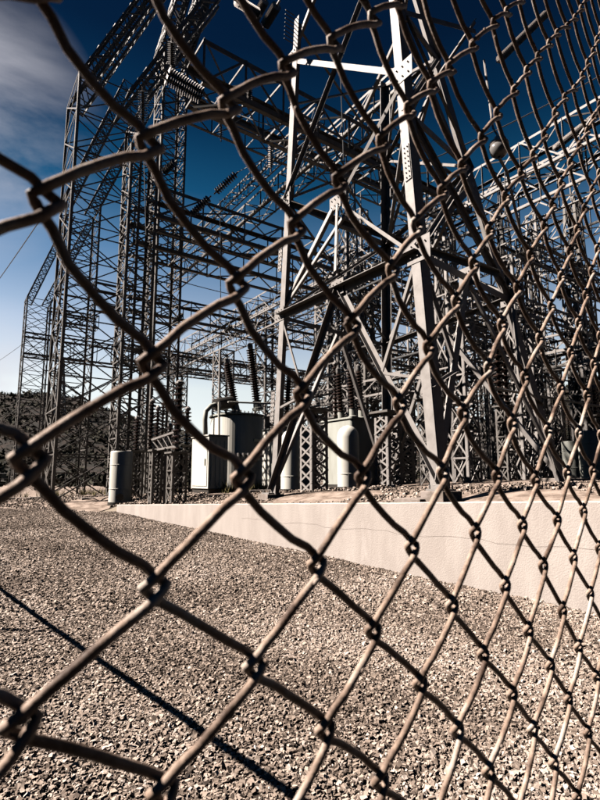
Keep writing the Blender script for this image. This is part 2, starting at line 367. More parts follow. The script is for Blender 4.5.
# ---------------------------------------------------------------- chain link fence
KN={(1,0):(47,200),(2,0):(150,145),(3,0):(230,105),(4,0):(288,68),(5,0):(335,43),(6,0):(375,18),(0,1):(30,460),(1,1):(153,362),(2,1):(238,285),(3,1):(297,227),(4,1):(340,181),(6,1):(410,109),(7,1):(433,86),(-1,2):(20,722),(0,2):(155,587),(1,2):(243,477),(2,2):(303,393),(3,2):(353,322),(4,2):(393,268),(-1,3):(163,790),(0,3):(255,665),(1,3):(317,563),(2,3):(363,475),(0,4):(325,728),(1,4):(373,628),(2,4):(412,545),(3,4):(443,470),(0,5):(380,778),(1,5):(420,682),(2,5):(452,603),(3,5):(475,530),(4,5):(497,473),(1,6):(457,727),(2,6):(483,652),(3,6):(505,583),(4,6):(522,522),(5,6):(535,477),(1,7):(488,768),(2,7):(512,692),(3,7):(528,628),(4,7):(543,563),(5,7):(557,517),(6,7):(567,470),(2,8):(532,727),(3,8):(550,663),(4,8):(562,608),(5,8):(573,555),(6,8):(583,508),(2,9):(553,760),(3,9):(568,697),(4,9):(578,645),(8,1):(451,68),(5,1):(383,141),(9,1):(474,45),(10,1):(495,22),(5,2):(417,224),(6,2):(443,190),(7,2):(463,164),(8,2):(483,136),(9,2):(498,112),(10,2):(515,90),(11,2):(528,70),(12,2):(539,56),(13,2):(550,43),(14,2):(558,33),(6,3):(474,262),(7,3):(490,229),(8,3):(506,195),(9,3):(522,172),(10,3):(534,154),(11,3):(545,134),(4,3):(429,346),(5,3):(457,300),(3,3):(400,402),(4,4):(463,410),(5,4):(489,365),(6,4):(502,322),(7,4):(518,286),(8,4):(531,253),(9,4):(545,224),(6,5):(525,375),(7,5):(540,336),(6,6):(548,428),(7,6):(561,386),(8,6):(571,350),(7,7):(579,431),(8,7):(587,393),(14,3):(575,88),(15,3):(583,75)}
FN = Vector((-.7203, .6936, 0)).normalized(); FU = Vector((.6936, .7203, 0)).normalized(); FV = Vector((0, 0, 1)); SP = .055; FD = SP/.3106
def onfence(px, py):
    v = skydir(px, py); p = v*(FD/v.dot(FN)); return (p.dot(FU), p.z)
kk = list(KN); A = np.array([[i, j, 1] for i, j in kk], float); Bm = np.array([onfence(*KN[k]) for k in kk])
wt = np.array([1.0 if 100 < KN[k][0] < 560 else .35 for k in kk])[:, None]
Mf = np.linalg.lstsq(A*wt, Bm*wt, rcond=None)[0]; Rs = Bm - A@Mf
KA = np.array(kk, float)
def knot(i, j):
    if (i, j) in KN: q = np.array(onfence(*KN[(i, j)]))
    else:
        d2 = ((KA - [i, j])**2).sum(1); wgt = np.exp(-d2/2.2); ws = wgt.sum()
        q = np.array([i, j, 1.])@Mf + ((wgt[:, None]*Rs).sum(0)/(ws+.06))
    return Vector((q[0], q[1]))
def f3(q, off): return FU*q.x + FV*q.y + FN*(FD - off)        # off > 0 : towards the camera
ZT, ZB = 2.3, -1.47
fence = empty('chain_link_fence', f3(Vector((1.0, -1.5)), 0), 'rusty chain link fence right in front of the camera running off to the right', 'fence')
grw = random.Random(5)
RW = .00195; DEP = .0024
for s in range(-22, 74):
    # nodes of wire s going down: knots alternate between (i+j)=s ('<' left apex) and s-1... right apex
    seq = []
    i0 = s
    cand = []
    for k in range(-90, 110):
        # knot pair: (i,j) with i+j=s then (i-1,j) with i+j=s-1
        i = k; j = s-k
        cand.append((i, j, +1)); cand.append((i-1, j, -1))
    # order from top to bottom: i-j decreasing
    cand.sort(key=lambda c: -(c[0]-c[1]))
    pts = []
    for (i, j, sd) in cand:
        q = knot(i, j)
        if q.y > ZT or q.y < ZB: continue
        pts.append((i, j, sd, q))
    if len(pts) < 3: continue
    path = []; rad = []
    for n, (i, j, sd, q) in enumerate(pts):
        e = .0050                                  # overlap of the two hooked bends
        ap = Vector((q.x + e*sd, q.y + grw.uniform(-.0006, .0006)))
        # the tilt of the bend: follows the wires
        up = pts[n-1][3] if n > 0 else q + (q - pts[n+1][3])*Vector((1,1)).x
        dn = pts[n+1][3] if n+1 < len(pts) else q + (q - pts[n-1][3])
        du = (Vector((up.x, up.y)) - ap).normalized(); dd = (Vector((dn.x, dn.y)) - ap).normalized()
        # segment towards up: for sd=+1 (right apex) the up segment is '\' (behind); down is '/' (front)
        offu = -DEP if sd > 0 else DEP; offd = -offu
        near = [(.012, 1.0), (.006, .86), (.0024, .5)]
        for t, fr in near: path.append(f3(ap + du*t, offu*fr)); 
        path.append(f3(ap, 0))
        for t, fr in reversed(near): path.append(f3(ap + dd*t, offd*fr))
        # slight bow of the long straight part
        if n+1 < len(pts):
            nx = pts[n+1]; ap2 = Vector((nx[3].x + e*nx[2], nx[3].y)); sg = (ap2-ap); L_ = sg.length
            nrm = Vector((-sg.y, sg.x)).normalized()
            for t in (.33, .5, .67):
                cv = max(-1, min(1, (q.y+.04)/.09)); sk = t if sd > 0 else 1-t
                bow = math.sin(math.pi*t)*((.0040 if sd < 0 else .0014) if cv > 0 else .0016)*cv*(.6+.8*(sk if cv > 0 else 1-sk))*-1 + grw.uniform(-.00015, .00015)
                path.append(f3(ap + sg*t + nrm*bow, offd*(1.0) + grw.uniform(-.0001, .0001)))
    rad = [RW*grw.uniform(.97, 1.03) for _ in path]
    mb = MB(); mb.tube(path, rad, 10)
    # zinc drips frozen on the wire
    for n in range(3, len(path)-3):
        if grw.random() < .075:
            a, b = Vector(path[n]), Vector(path[n+1]); p = a.lerp(b, grw.random()); d = (b-a).normalized()
            o_ = (FV*grw.uniform(-1, .3) + FU*grw.uniform(-.6, .6) - FN*grw.uniform(-.2, .8)).normalized()*RW*.75
            l_ = RW*grw.uniform(.7, 1.6); mb.lathe(p+o_-d*l_, p+o_+d*l_, [(0, RW*.2), (.2, RW*.6), (.5, RW*.72), (.8, RW*.5), (1, RW*.12)], 8)
    o = mb.build('wire', M_wire, fence, smooth=True)

# ---------------------------------------------------------------- yard grid
U = Vector((.80, .60, 0)); V = Vector((-.55, .835, 0)).normalized(); Zv = Vector((0, 0, 1))

# ---------------------------------------------------------------- near lattice tower
class Leg:
    def __init__(s, b, t): s.b = Vector(b); s.t = Vector(t)
    def at(s, z): return s.b + (s.t-s.b)*((z-s.b.z)/(s.t.z-s.b.z))
    def px(s, py):   # point of the leg seen at photo row py
        lo, hi = s.b.z, 14.0
        for _ in range(40):
            m = (lo+hi)/2; p = s.at(m)
            yy = proj(p)[1]
            if yy > py: lo = m
            else: hi = m
        return s.at(lo)
def proj(p):
    c, s_ = math.cos(PITCH), math.sin(PITCH); dep = p.y*c + p.z*s_; up = -p.y*s_ + p.z*c
    return (300 + F*p.x/dep, 400 - F*up/dep)
legR = Leg(P(441, 491, 8.0), P(397, 0, 9.0)); legF = Leg(P(271, 494, 12.0), P(296, 0, 12.0))
legB = Leg(P(388, 489, 15.0), P(385, 0, 14.0)); legE = Leg(P(567, 488, 11.0), P(466, 150, 10.6))
tower = empty('lattice_tower', P(400, 494, 11.2), 'tall pale galvanised lattice tower with wide sunlit corner legs just behind the wall', 'tower')
ZTOP = 11.5
for lg, wdt, d1, d2 in ((legR, .195, V, U), (legF, .20, -V, U), (legB, .19, -V, -U), (legE, .20, V, -U)):
    m = MB(); m.angle(lg.b - Zv*.0, lg.at(ZTOP), wdt, d1, d2); lo = m.build('leg', M_galv, tower)
    pl = MB(); c = lg.b; pl.boxuv(c - U*.22 - V*.22, U, V, .44, .44, c.z-.35, c.z+.0); pl_o = pl.build('concrete_footing', M_pad, tower, bevel=.01)
    bp = MB(); bp.boxuv(c - U*.16 - V*.16, U, V, .32, .32, c.z+.002, c.z+.03)
    for a in (-.12, .12):
        for b in (-.12, .12): q = c + U*a + V*b + Zv*.03; bp.tube([q, q+Zv*.06], .014, 6)
    bp.build('base_plate', M_galv, tower)
L1 = 3.76; L2 = 6.6; L3 = 9.1
def mem(p, q, w_, d1, d2, name='brace', mat=None):
    m = MB(); m.angle(p, q, w_*.68, d1, d2); return m.build(name, mat or M_galv, tower)
pR1, pF1, pE1, pB1 = (l.at(L1) for l in (legR, legF, legE, legB))
pR2, pF2, pE2, pB2 = (l.at(L2) for l in (legR, legF, legE, legB))
# level 1 ring
mem(pF1, pR1, .20, -Zv, -U); mem(pR1, pE1, .20, -Zv, V); mem(pE1, pB1, .14, -Zv, -U); mem(pB1, pF1, .14, -Zv, -U)
# level 2 ring (the sunlit beam crossing at two thirds height)
mem(pF2, pB2, .15, Zv, V); mem(pB2, pE2, .13, -Zv, -U); mem(pR2, pE2, .16, -Zv, V)
nodeC = P(336, 203, 11.2); mem(pF2, P(500, 272, 10.3), .17, -Zv, -V); 
mid1 = (pF1+pR1)/2; mid2 = (pR1+pE1)/2; mid3 = (pE1+pB1)/2; mid4 = (pB1+pF1)/2
# K braces of the base panel
mem(legF.b+Zv*.1, mid1, .15, -Zv, -U); mem(legR.b+Zv*.1, mid1 + U*.03, .14, -V, -U)
mem(legR.b+Zv*.1, mid2, .20, -U, V); mem(legE.b+Zv*.1, mid2+V*.03, .13, -U, V)
mem(legE.b+Zv*.1, mid3, .12, U, V); mem(legB.b+Zv*.1, mid3, .12, U, V); mem(legB.b+Zv*.1, mid4, .12, U, V); mem(legF.b+Zv*.1, mid4, .12, U, V)
for a, b, c_ in ((legF.at(1.5), (legF.b+mid1)/2, pF1), (legR.at(1.5), (legR.b+mid1)/2, pR1), (legR.at(1.4), (legR.b+mid2)/2, pR1), (legE.at(1.5), (legE.b+mid2)/2, pE1)):
    mem(a, b, .07, Zv, U); mem(b, c_, .08, Zv, U)
# upper panels
mem(pR1, legE.px(185), .20, -U, V); mem(pE1, legR.at(L2), .15, -U, V); mem(legE.at(5.2), legR.at(9.1), .14, -U, V); mem(legR.at(L2), legE.at(9.1), .12, -U, V)
mem(pF1, nodeC, .13, U, Zv); mem(nodeC, P(334, 272, 10.1), .10, -V, U); mem(nodeC, P(400, 82, 9.0), .12, -V, Zv); mem(pF2, P(363, 0, 10.6), .13, -V, Zv)
mem(pF1, P(345, 215, 11.0), .09, U, Zv); mem(nodeC, P(430, 268, 9.0), .10, Zv, V)
mem(legF.px(58), legR.px(70), .17, -Zv, U); mem(legF.px(52), P(317, -10, 11.5), .11, U, Zv)
mem(legR.px(8), P(475, 29, 10.2), .15, -Zv, V); mem(P(405, 20, 9.0), P(362, 115, 10.6), .09, U, V)
mem(pR2, pB2, .11, Zv, U); mem(legR.at(9.1), legE.at(9.1), .14, -Zv, V); mem(legF.at(9.1), legB.at(9.1), .12, -Zv, V); mem(legE.at(9.1), legB.at(9.1), .12, -Zv, V)
for (a, b) in ((legR, legE), (legE, legB), (legB, legF)):
    mem(a.at(L1), b.at(L2), .10, Zv, U); mem(b.at(L1), a.at(L2), .10, Zv, U); mem(a.at(L2), b.at(9.1), .09, Zv, U); mem(b.at(L2), a.at(9.1), .09, Zv, U); mem(a.at(9.1), b.at(11.4), .09, Zv, U); mem(b.at(9.1), a.at(11.4), .09, Zv, U)
mem(P(437, 75, 10.0), P(403, 150, 9.2), .10, -V, U); mem(P(474, 20, 10.3), P(437, 75, 10.0), .10, -V, U)
# gusset plates with bolts
for p, r in ((pF2, .2), (nodeC, .2), (pF1, .2), (pR1, .26), (mid1, .2), (mid2, .24), (legF.px(56), .18), (legR.px(72), .24), (pE1, .22)):
    m = MB(); m.boxuv(p - V*r - U*.03, U, V, .012, 2*r, p.z-r*.8, p.z+r*.8)
    for a in (-.6, 0, .6):
        for b in (-.5, .5): q = p + V*r*a + Zv*r*.8*b - U*.03; m.tube([q, q-U*.03], .014, 6)
    m.build('gusset_plate', M_galv, tower)
# splice plates with bolt rows on the near legs
for lg, z_, w_ in ((legF, 1.6, .17), (legF, 5.2, .17), (legR, 5.5, .16)):
    m = MB(); p = lg.at(z_-.35); q = lg.at(z_+.35); m.plate(p - U*.022 + V*.015, q - U*.022 + V*.015, V, w_*.9, .012)
    for i in range(7):
        for b in (.3, .75): s_ = p.lerp(q, (i+.5)/7) - U*.028 + V*w_*b; m.tube([s_, s_ - U*.022], .013, 6)
    m.build('splice_plate', M_galv, tower)
# climbing rungs on the front-left leg
m = MB()
for i in range(8):
    p = legF.px(44 - i*4.0); m.tube([p-U*.02, p - U*.05 + V*.0 - Zv*.0, p + (-V*.0) + (U*-.30)], .012, 6)
m.build('climbing_peg', M_dark, tower)

# ---------------------------------------------------------------- gantry builders
def lattice_part(root, name, corners0, corners1, nseg, lw, bw, mat, xb=True, sub='leg', horiz=True, faces=(0,1,2,3), single=True):
    """four-legged lattice between two rings of corners; the bracing is the part, the legs its sub-parts"""
    c0 = [Vector(c) for c in corners0]; c1 = [Vector(c) for c in corners1]; m = MB()
    pt = lambda k, t: c0[k].lerp(c1[k], t)
    for f in faces:
        a, b = f, (f+1) % 4
        for i in range(nseg):
            t0, t1 = i/nseg, (i+1)/nseg
            if horiz: m.bar(pt(a, t0), pt(b, t0), bw, bw*.5)
            if xb: m.bar(pt(a, t0), pt(b, t1), bw, bw*.5); m.bar(pt(b, t0), pt(a, t1), bw, bw*.5)
            elif i % 2: m.bar(pt(a, t0), pt(b, t1), bw, bw*.5)
            else: m.bar(pt(b, t0), pt(a, t1), bw, bw*.5)
        m.bar(pt(a, 1), pt(b, 1), bw, bw*.5)
    br = m.build(name, mat, root)
    for k in range(4):
        q = MB(); d1 = (c0[(k+1) % 4]-c0[k]).normalized(); d2 = (c0[(k-1) % 4]-c0[k]).normalized()
        q.angle(c0[k], c1[k], lw, d1, d2, lw*.14); q.build(sub, mat, br, root=root)
    return br
def ring(c, a, b, z): c = Vector((c.x, c.y, z)); return [c-U*a-V*b, c+U*a-V*b, c+U*a+V*b, c-U*a+V*b]
def vring(p, hw, zt, zb, ax):   # ring in a vertical plane across a beam running along U (ax=V) or V (ax=U)
    return [Vector((*(p-ax*hw).xy, zb)), Vector((*(p+ax*hw).xy, zb)), Vector((*(p+ax*hw).xy, zt)), Vector((*(p-ax*hw).xy, zt))]
def column(root, c, hw, z0, z1, nseg, lw=.13, bw=.07, mat=None, taper=1.0, name='column', xb=True):
    return lattice_part(root, name, ring(c, hw, hw, z0), ring(c, hw*taper, hw*taper, z1), nseg, lw, bw, mat or M_steel, xb)
def beam(root, p, q, hw, zt, h, nseg, lw=.14, bw=.06, mat=None, name='crossbeam', ax=None):
    return lattice_part(root, name, vring(Vector(p), hw, zt, zt-h, ax), vring(Vector(q), hw, zt, zt-h, ax), nseg, lw, bw, mat or M_steel, False, 'chord')
def slant(root, p, q, wv, nseg, lw=.1, bw=.05, name='knee_strut'):
    a = (q-p).normalized(); x = V; y = a.cross(x).normalized()
    rg = lambda c: [c-x*wv-y*wv, c+x*wv-y*wv, c+x*wv+y*wv, c-x*wv+y*wv]
    return lattice_part(root, name, rg(p), rg(q), nseg, lw, bw, M_steel, False)
def G(px, d): return Vector(((px-300)/F*d, d, 0))
def gz(v): return yard_z(v.x, v.y)

def gantry(label, px, d, ztop, hw, beams, cols, peak, grp=None, knee=True):
    c = G(px, d); root = empty('steel_gantry', (c.x, c.y, gz(c)), label, 'gantry', grp)
    column(root, c, hw, gz(c)-.1, ztop, int((ztop)/(hw*1.25))+1, .095, .045)
    if peak:      # tapering mast on top, leaning inward like the portal head
        column(root, c + U*hw*.0, hw*.98, ztop+.02, ztop+peak, int(peak/(hw*1.6))+1, .12, .06, taper=.28, name='peak')
    if knee:
        for vv in (-hw*.75, hw*.75):
            slant(root, Vector((c.x, c.y, ztop)) - U*hw*.72 + V*vv, Vector((c.x, c.y, ztop)) + U*(hw*2.2) + V*vv + Zv*8.2, .30, 13, .08, .045)
            slant(root, Vector((c.x, c.y, ztop)) + U*hw*.72 + V*vv, Vector((c.x, c.y, ztop)) + U*(hw*4.0) + V*vv + Zv*8.2, .30, 13, .08, .045)
    for u in cols:
        k = c + U*u; column(root, k, hw*.8, gz(k)-.1, ztop*.78, 8, .13, .07)
    for (u0, u1, zt, h, w_) in beams:
        n = max(3, int((u1-u0)/1.9)); beam(root, c+U*u0, c+U*u1, w_, zt, h, n, ax=V)
    return root
gantry('dark lattice gantry column farthest left against the sky with its beams running right', 28, 44, 14.9, .95, [(-.9, 44, 12.0, 1.9, .8), (.9, 5, 14.5, 1.2, .6)], (13, 28, 42), 0)
gantry('second lattice gantry from the left with slanting braced head', 66, 28.6, 15.4, .95, [(.9, 36, 10.9, 1.35, .7)], (13, 26), 0)
big = gantry('broad dark lattice gantry column with large crossed braces nearest the left of the photo', 86, 19.6, 15.0, 1.25, [(1.2, 30, 10.6, 1.5, .75)], (12.5, 25), 0)
gantry('slender lattice gantry behind the bright white drum with its beam high overhead', 128, 19.4, 12.6, .55, [(.5, 24, 11.2, 1.3, .65)], (12.5,), 0, knee=False)
g5 = gantry('lattice gantry whose leaning head reaches the top edge of the photo', 158, 22.5, 19.5, .6, [(.5, 20, 18.6, 1.5, .75)], (), 0)
for lab, px, d, u1, zt in (('topmost dark lattice beam crossing the upper part of the sky', 160, 12.6, 12, 11.4), ('thin lattice beam crossing low between the left gantries and the near tower', 100, 36, 34, 9.3)):
    c = G(px, d); root = empty('lattice_beam', (c.x, c.y, zt-1.4), lab, 'steel beam', 'lattice beams between the gantries'); beam(root, c + U*.6, c + U*u1, .6, zt, 1.25, int(u1/1.25), ax=V)
# beams running away from the camera, tying the gantries together
def tie(label, px, d, z, h, l0, l1, cols=(), w_=.6, mat=None):
    c = G(px, d); root = empty('tie_beam', (c.x, c.y, z-h), label, 'steel beam', 'steel beams tying the gantries together')
    beam(root, c + V*l0, c + V*l1, w_, z, h, int((l1-l0)/(1.5 if w_ > .3 else .9)), .085 if w_ > .3 else .06, .048 if w_ > .3 else .03, mat or M_galv, ax=U)
    for k in cols:
        q = c + V*k; column(root, q, w_, gz(q)-.1, z-h, 9, .12, .06, mat or M_galv, name='column')
    return root
tie('sunlit lattice beam receding above the transformers towards the far columns', 331, 27.2, 10.4, 1.3, -14, 26, (0, 13))
tie('sunlit lattice beam rising to the upper right edge behind the mesh', 486, 19.2, 11.4, 1.3, -7, 30, (2,))
tie('higher sunlit lattice beam at the far right behind the mesh', 640, 22, 12.6, 1.4, -6, 30, (0, 12))
tie('slender lattice beam slanting behind the twin bright insulator strings', 205, 24.0, 12.4, .5, -9, 4, (), .2, M_steel)
tie('lattice beam slanting behind the tall bright leg near the top of the photo', 292, 20.5, 12.6, .8, -7, 14, (), .4, M_steel)
tie('lower sunlit lattice beam behind the right leg of the near tower', 560, 24, 6.4, 1.0, -6, 26, (-4, 10))
tie('low sunlit lattice beam just above the tanks inside the near tower', 400, 16, 3.1, .55, -.4, 8.5, (0, 8), .3)
tie('lattice beam lowest on the right above the far drums', 600, 17, 4.3, .6, -2, 18, (-1.5, 9), .35)

# ---------------------------------------------------------------- insulators, switch stands
def sheds(m, p, q, r, n, core=.35, seg=12):
    prof = [(0, r*core)]
    for i in range(n):
        t0 = (i+.15)/n; prof += [(t0, r*core), (t0+.25/n, r), (t0+.42/n, r*.96), (t0+.6/n, r*core)]
    prof.append((1, r*core)); m.lathe(p, q, prof, seg)
def string(label, p, q, r, n, grp='insulator strings hanging from the gantries', mat=None, seg=10):
    p, q = Vector(p), Vector(q); a = (q-p).normalized(); root = empty('insulator_string', p, label, 'insulator', grp)
    m = MB(); sheds(m, p + a*.12, q - a*.12, r, n, .3, seg); m.build('disc_stack', mat or M_porg, root, smooth=False)
    for e, s_ in ((p, 1), (q, -1)):
        m = MB(); m.tube([e, e + a*s_*.13], r*.22, 6); m.build('clamp', M_galv, root)
    return root
sd = [(162,69,208,96,10.2,.105,16,'upper of the twin bright insulator strings slanting under the top left beam'),(160,75,206,102,10.2,.105,16,'lower of the twin bright insulator strings slanting under the top left beam'),
 (172,36,172,70,13,.11,12,'dark insulator string hanging beside the twin slanting strings'),(143,86,143,126,15,.13,13,'dark insulator string hanging left of the twin slanting strings'),
 (177,160,162,174,18,.12,7,'short dark insulator string below the second beam'),(238,172,214,194,19,.13,10,'upper half of the long slanted insulator string in the blue sky'),(211,196,190,216,19,.13,9,'lower half of the long slanted insulator string in the blue sky'),
 (280,0,262,30,9,.09,16,'beaded insulator string slanting down left of the bright leg top'),(268,-4,252,24,11,.10,14,'second beaded insulator string left of the bright leg top'),(232,-2,262,16,9,.09,14,'beaded insulator string at the very top edge of the photo'),
 (183,313,173,324,26,.12,6,'small dark insulator string below the middle beam on the left'),(232,325,225,333,26,.12,5,'smaller dark insulator string below the middle beam on the right'),
 (249,80,249,110,13,.09,10,'thin insulator string hanging behind the upper knots'),(221,112,221,142,18,.09,10,'thin insulator string hanging near the middle of the sky gap'),(271,140,271,172,16,.09,11,'thin insulator string hanging left of the tall bright leg'),
 (497,62,548,12,13,.10,34,'long beaded insulator string climbing to the top right corner'),(553,150,600,112,15,.10,26,'beaded insulator string near the right edge below the corner'),(575,250,577,225,18,.12,9,'upright insulator stack by the right beams'),(560,300,561,270,18,.12,10,'upright insulator stack lower by the right beams')]
for x0, y0, x1, y1, d, r, n, lab in sd: string(lab, P(x0, y0, d), P(x1, y1, d+.6), r*1.15, n, mat=M_lamp if ('bright' in lab or 'beaded' in lab) else M_porg)
def stand(label, px, d, w_, h, ih, r, n, grp='switch stands with upright insulators', mat=None, twin=False, light=None):
    c = G(px, d); z = gz(c)
    if px > 380: z = min(z, .0)
    root = empty('insulator_stand', (c.x, c.y, z), label, 'insulator stand', grp)
    lattice_part(root, 'pedestal', ring(c, w_, w_, z-.05), ring(c, w_, w_, z+h), max(3, int(h/(w_*2))), .06, .035, light or M_steel, True)
    m = MB(); m.boxuv(Vector((c.x, c.y, 0)) - U*w_*1.3 - V*w_*1.3, U, V, w_*2.6, w_*2.6, z+h+.004, z+h+.05); m.build('top_plate', M_steel, root)
    tops = [c] if not twin else [c-U*w_, c+U*w_]
    for t_ in tops:
        m = MB(); b = Vector((t_.x, t_.y, z+h+.05)); sheds(m, b, b+Zv*ih, r, n); m.build('insulator', mat or M_porc, root)
        m = MB(); m.lathe(b+Zv*(ih+.002), b+Zv*(ih+.16), [(0, r*.5), (.3, r*.75), (.6, r*.7), (1, r*.2)], 10); m.build('cap', M_galv, root)
    return root
for a in [(137,17.5,.20,1.5,1.0,.13,9,'switch stand directly right of the bright white drum'),(151,18.5,.25,1.5,1.6,.14,12,'switch stand with tall dark insulator second from the white drum'),
          (157,15.0,.15,1.45,1.1,.105,11,'slim switch stand third from the white drum'),(170,19,.24,1.4,.9,.13,8,'short switch stand behind the small white bracket'),
          (178,14.3,.21,1.3,1.8,.165,11,'switch stand with the stout stacked insulator left of the pale cabinet'),(187,18.5,.28,1.6,1.2,.14,9,'switch stand immediately left of the pale cabinet'),
          (162,24,.25,2.2,1.6,.15,10,'farther switch stand seen between the stands by the white drum')]:
    stand(a[7], *a[:7])
# box lattice supports in front of the tanks
def boxcol(label, px, d, hw, h, mat, n=7):
    c = G(px, d); z = gz(c); root = empty('lattice_support', (c.x, c.y, z), label, 'lattice support', 'box lattice supports by the tanks')
    lattice_part(root, 'bracing', ring(c, hw, hw, z-.05), ring(c, hw, hw, z+h), n, .075, .045, mat, True, horiz=False)
    m = MB(); m.boxuv(Vector((c.x, c.y, 0)) - U*hw*1.4 - V*hw*1.4, U, V, hw*2.8, hw*2.8, z+h+.004, z+h+.06); m.build('cap_plate', M_steel, root)
boxcol('box lattice support between the two pale upright tanks', 314, 13.2, .25, 1.95, M_galv)
boxcol('box lattice support right of the dark square tank', 388, 14, .25, 1.9, M_galv)
boxcol('box lattice support left of the near tower leg foot behind the tanks', 345, 19, .3, 2.2, M_galv)

# ---------------------------------------------------------------- transformers, tanks
def bushing(root, b, t, r, n):
    m = MB(); sheds(m, b, t, r, n, .55, 16); bo = m.build('bushing', M_porc, root)
    a = (t-b).normalized(); m = MB(); m.lathe(t, t+a*.22, [(0, r*.5), (.2, r*.62), (.75, r*.6), (1, r*.2)], 12); m.build('bushing_cap', M_porg, bo, root=root)
    m = MB(); m.lathe(b-a*.28, b+a*.02, [(0, r*1.25), (.25, r*1.25), (.3, r*.95), (1, r*.85)], 14); m.build('turret', M_tankd, bo, root=root)
c0 = G(229, 16.6); z0 = gz(c0); tr = empty('transformer', (c0.x, c0.y, z0), 'large grey green transformer tank with two dark bushings and a bent pipe', 'transformer')
def roundbox(o, lu, lv, z0, z1, rad=.28, n=6):
    pts = []
    for cx, cy, a0 in ((rad, rad, 180), (lu-rad, rad, 270), (lu-rad, lv-rad, 0), (rad, lv-rad, 90)):
        for k in range(n+1):
            a = R(a0 + 90*k/n); pts.append(o + U*(cx+rad*math.cos(a)) + V*(cy+rad*math.sin(a)))
    m = MB(); N_ = len(pts); vs = [(p.x, p.y, z0) for p in pts] + [(p.x, p.y, z1) for p in pts]
    m.add(vs, [tuple(range(N_-1,-1,-1)), tuple(N_+k for k in range(N_))] + [(k, (k+1) % N_, (k+1) % N_+N_, k+N_) for k in range(N_)]); return m
TZ = 2.02
roundbox(c0, 1.55, 2.0, z0+.12, TZ, .72, 12).build('tank', M_tank, tr, bevel=.02)
roundbox(c0-U*.05-V*.05, 1.65, 2.1, TZ+.002, TZ+.05, .76, 12).build('lid', M_tankd, tr)
roundbox(c0-U*.04-V*.04, 1.63, 2.08, z0+.0, z0+.12, .74, 12).build('skid_base', M_dark, tr)
m = MB()
for i in range(11):
    p = c0 + U*(.1+i*.14) - V*.06 + Zv*(TZ+.05); m.tube([p, p+Zv*.05], .02, 6)
m.build('lid_bolt', M_galv, tr)
for zz in (.55, 1.15):
    m = MB(); m.boxuv(c0 - V*.03 + U*.9, U, V, .25, .03, zz, zz+.1); m.build('name_plate', M_porg, tr)
bushing(tr, P(257, 402, 17.6), P(250.5, 349, 17.6), .155, 22); bushing(tr, P(235, 405, 17.2), P(227, 364, 17.2), .14, 18)
m = MB(); pts = [P(206, 452, 16.4), P(205, 420, 16.4), P(206, 411, 16.4), P(211, 406, 16.5), P(224, 402, 16.9), P(234, 399, 17.2)]; m.tube(pts, .075, 12); m.build('oil_pipe', M_tankd, tr, smooth=True)
m = MB(); m.lathe(P(216, 405, 16.6), P(232, 402, 17.2), [(0, .05), (.03, .2), (.97, .2), (1, .05)], 18); m.build('conservator', M_dark, tr, smooth=False)
m = MB(); m.tube([P(219, 488, 16.2), P(219, 402, 16.2)], .035, 8); m.tube([P(228, 402, 16.5), P(282, 404, 17.2)], .03, 8); m.build('riser_pipe', M_tank, tr)
m = MB(); m.tube([P(237, 455, 16.4)-V*.1, P(262, 456, 16.9)-V*.1], .04, 8)
for x in (238, 243, 248, 255): m.tube([P(x, 453, 16.3)-V*.05, P(x, 459, 16.3)-V*.05], .05, 8)
m.build('valve_row', M_porg, tr)
# switch cabinet with ribbed side
c1 = G(209, 15.2); z1 = gz(c1); cab = empty('control_cabinet', (c1.x, c1.y, z1), 'pale sheet steel cabinet with a sunlit door left of the large transformer', 'cabinet')
m = MB(); m.boxuv(c1, U, V, .62, 1.25, z1+.12, z1+1.62); m.build('body', M_tank, cab, bevel=.012)
m = MB(); m.boxuv(c1-U*.03-V*.03, U, V, .68, 1.31, z1+1.625, z1+1.66); m.build('roof', M_tank, cab)
m = MB(); m.boxuv(c1-U*.016+V*.08, U, V, .013, 1.08, z1+.2, z1+1.52); dd = m.build('door', M_tank, cab)
m = MB(); m.tube([c1-U*.03+V*.18+Zv*.35, c1-U*.03+V*.18+Zv*.55], .015, 6); m.build('handle', M_dark, dd, root=cab)
m = MB()
for i in range(4): m.boxuv(c1+U*(.08+i*.14)-V*.02, U, V, .07, .017, z1+.2, z1+1.5)
m.build('rib', M_tank, cab)
m = MB(); m.boxuv(c1+U*.04+V*.05, U, V, .54, 1.15, z1-.05, z1+.115); m.build('plinth', M_dark, cab)
# white drum on the left with a round black port
def drum(label, px, d, r, h, port=False, dome=False, mat=None, grp=None, seam=(.25, .72)):
    c = G(px, d); z = gz(c); mat = mat or M_tank; root = empty('storage_drum', (c.x, c.y, z), label, 'tank', grp)
    prof = [(0, r), (.965, r), (.985, r*.985), (1, r*.93)] if not dome else [(0, r), (.80, r), (.88, r*.93), (.94, r*.75), (.985, r*.4), (1, .02)]
    b = Vector((c.x, c.y, z+.06)); m = MB(); m.lathe(b, b+Zv*h, prof, 40); o = m.build('shell', mat, root, smooth=True)
    e = o.modifiers.new('e', 'EDGE_SPLIT'); e.split_angle = R(40)
    m = MB(); m.lathe(b-Zv*.1, b-Zv*.003, [(0, r*1.06), (1, r*1.06)], 32); m.build('base_ring', M_dark, root)
    for t in seam:
        m = MB(); m.lathe(b+Zv*h*t, b+Zv*(h*t+.03), [(0, r+.001), (.2, r+.008), (.8, r+.008), (1, r+.001)], 40); m.build('seam', mat, root)
    if port:
        dv = Vector((-c.x, -c.y, 0)).normalized(); q = b + dv*(r-.03) + Zv*.16; m = MB(); m.lathe(q, q+dv*.05, [(0, .11), (1, .11)], 20); m.build('port', M_black, root)
        m = MB(); m.lathe(q+dv*.02, q+dv*.056, [(0, .135), (1, .13)], 20) ; 
    return root
drum('bright white upright drum with a round black port near its foot on the left', 122.5, 17.0, .335, 1.58, True)
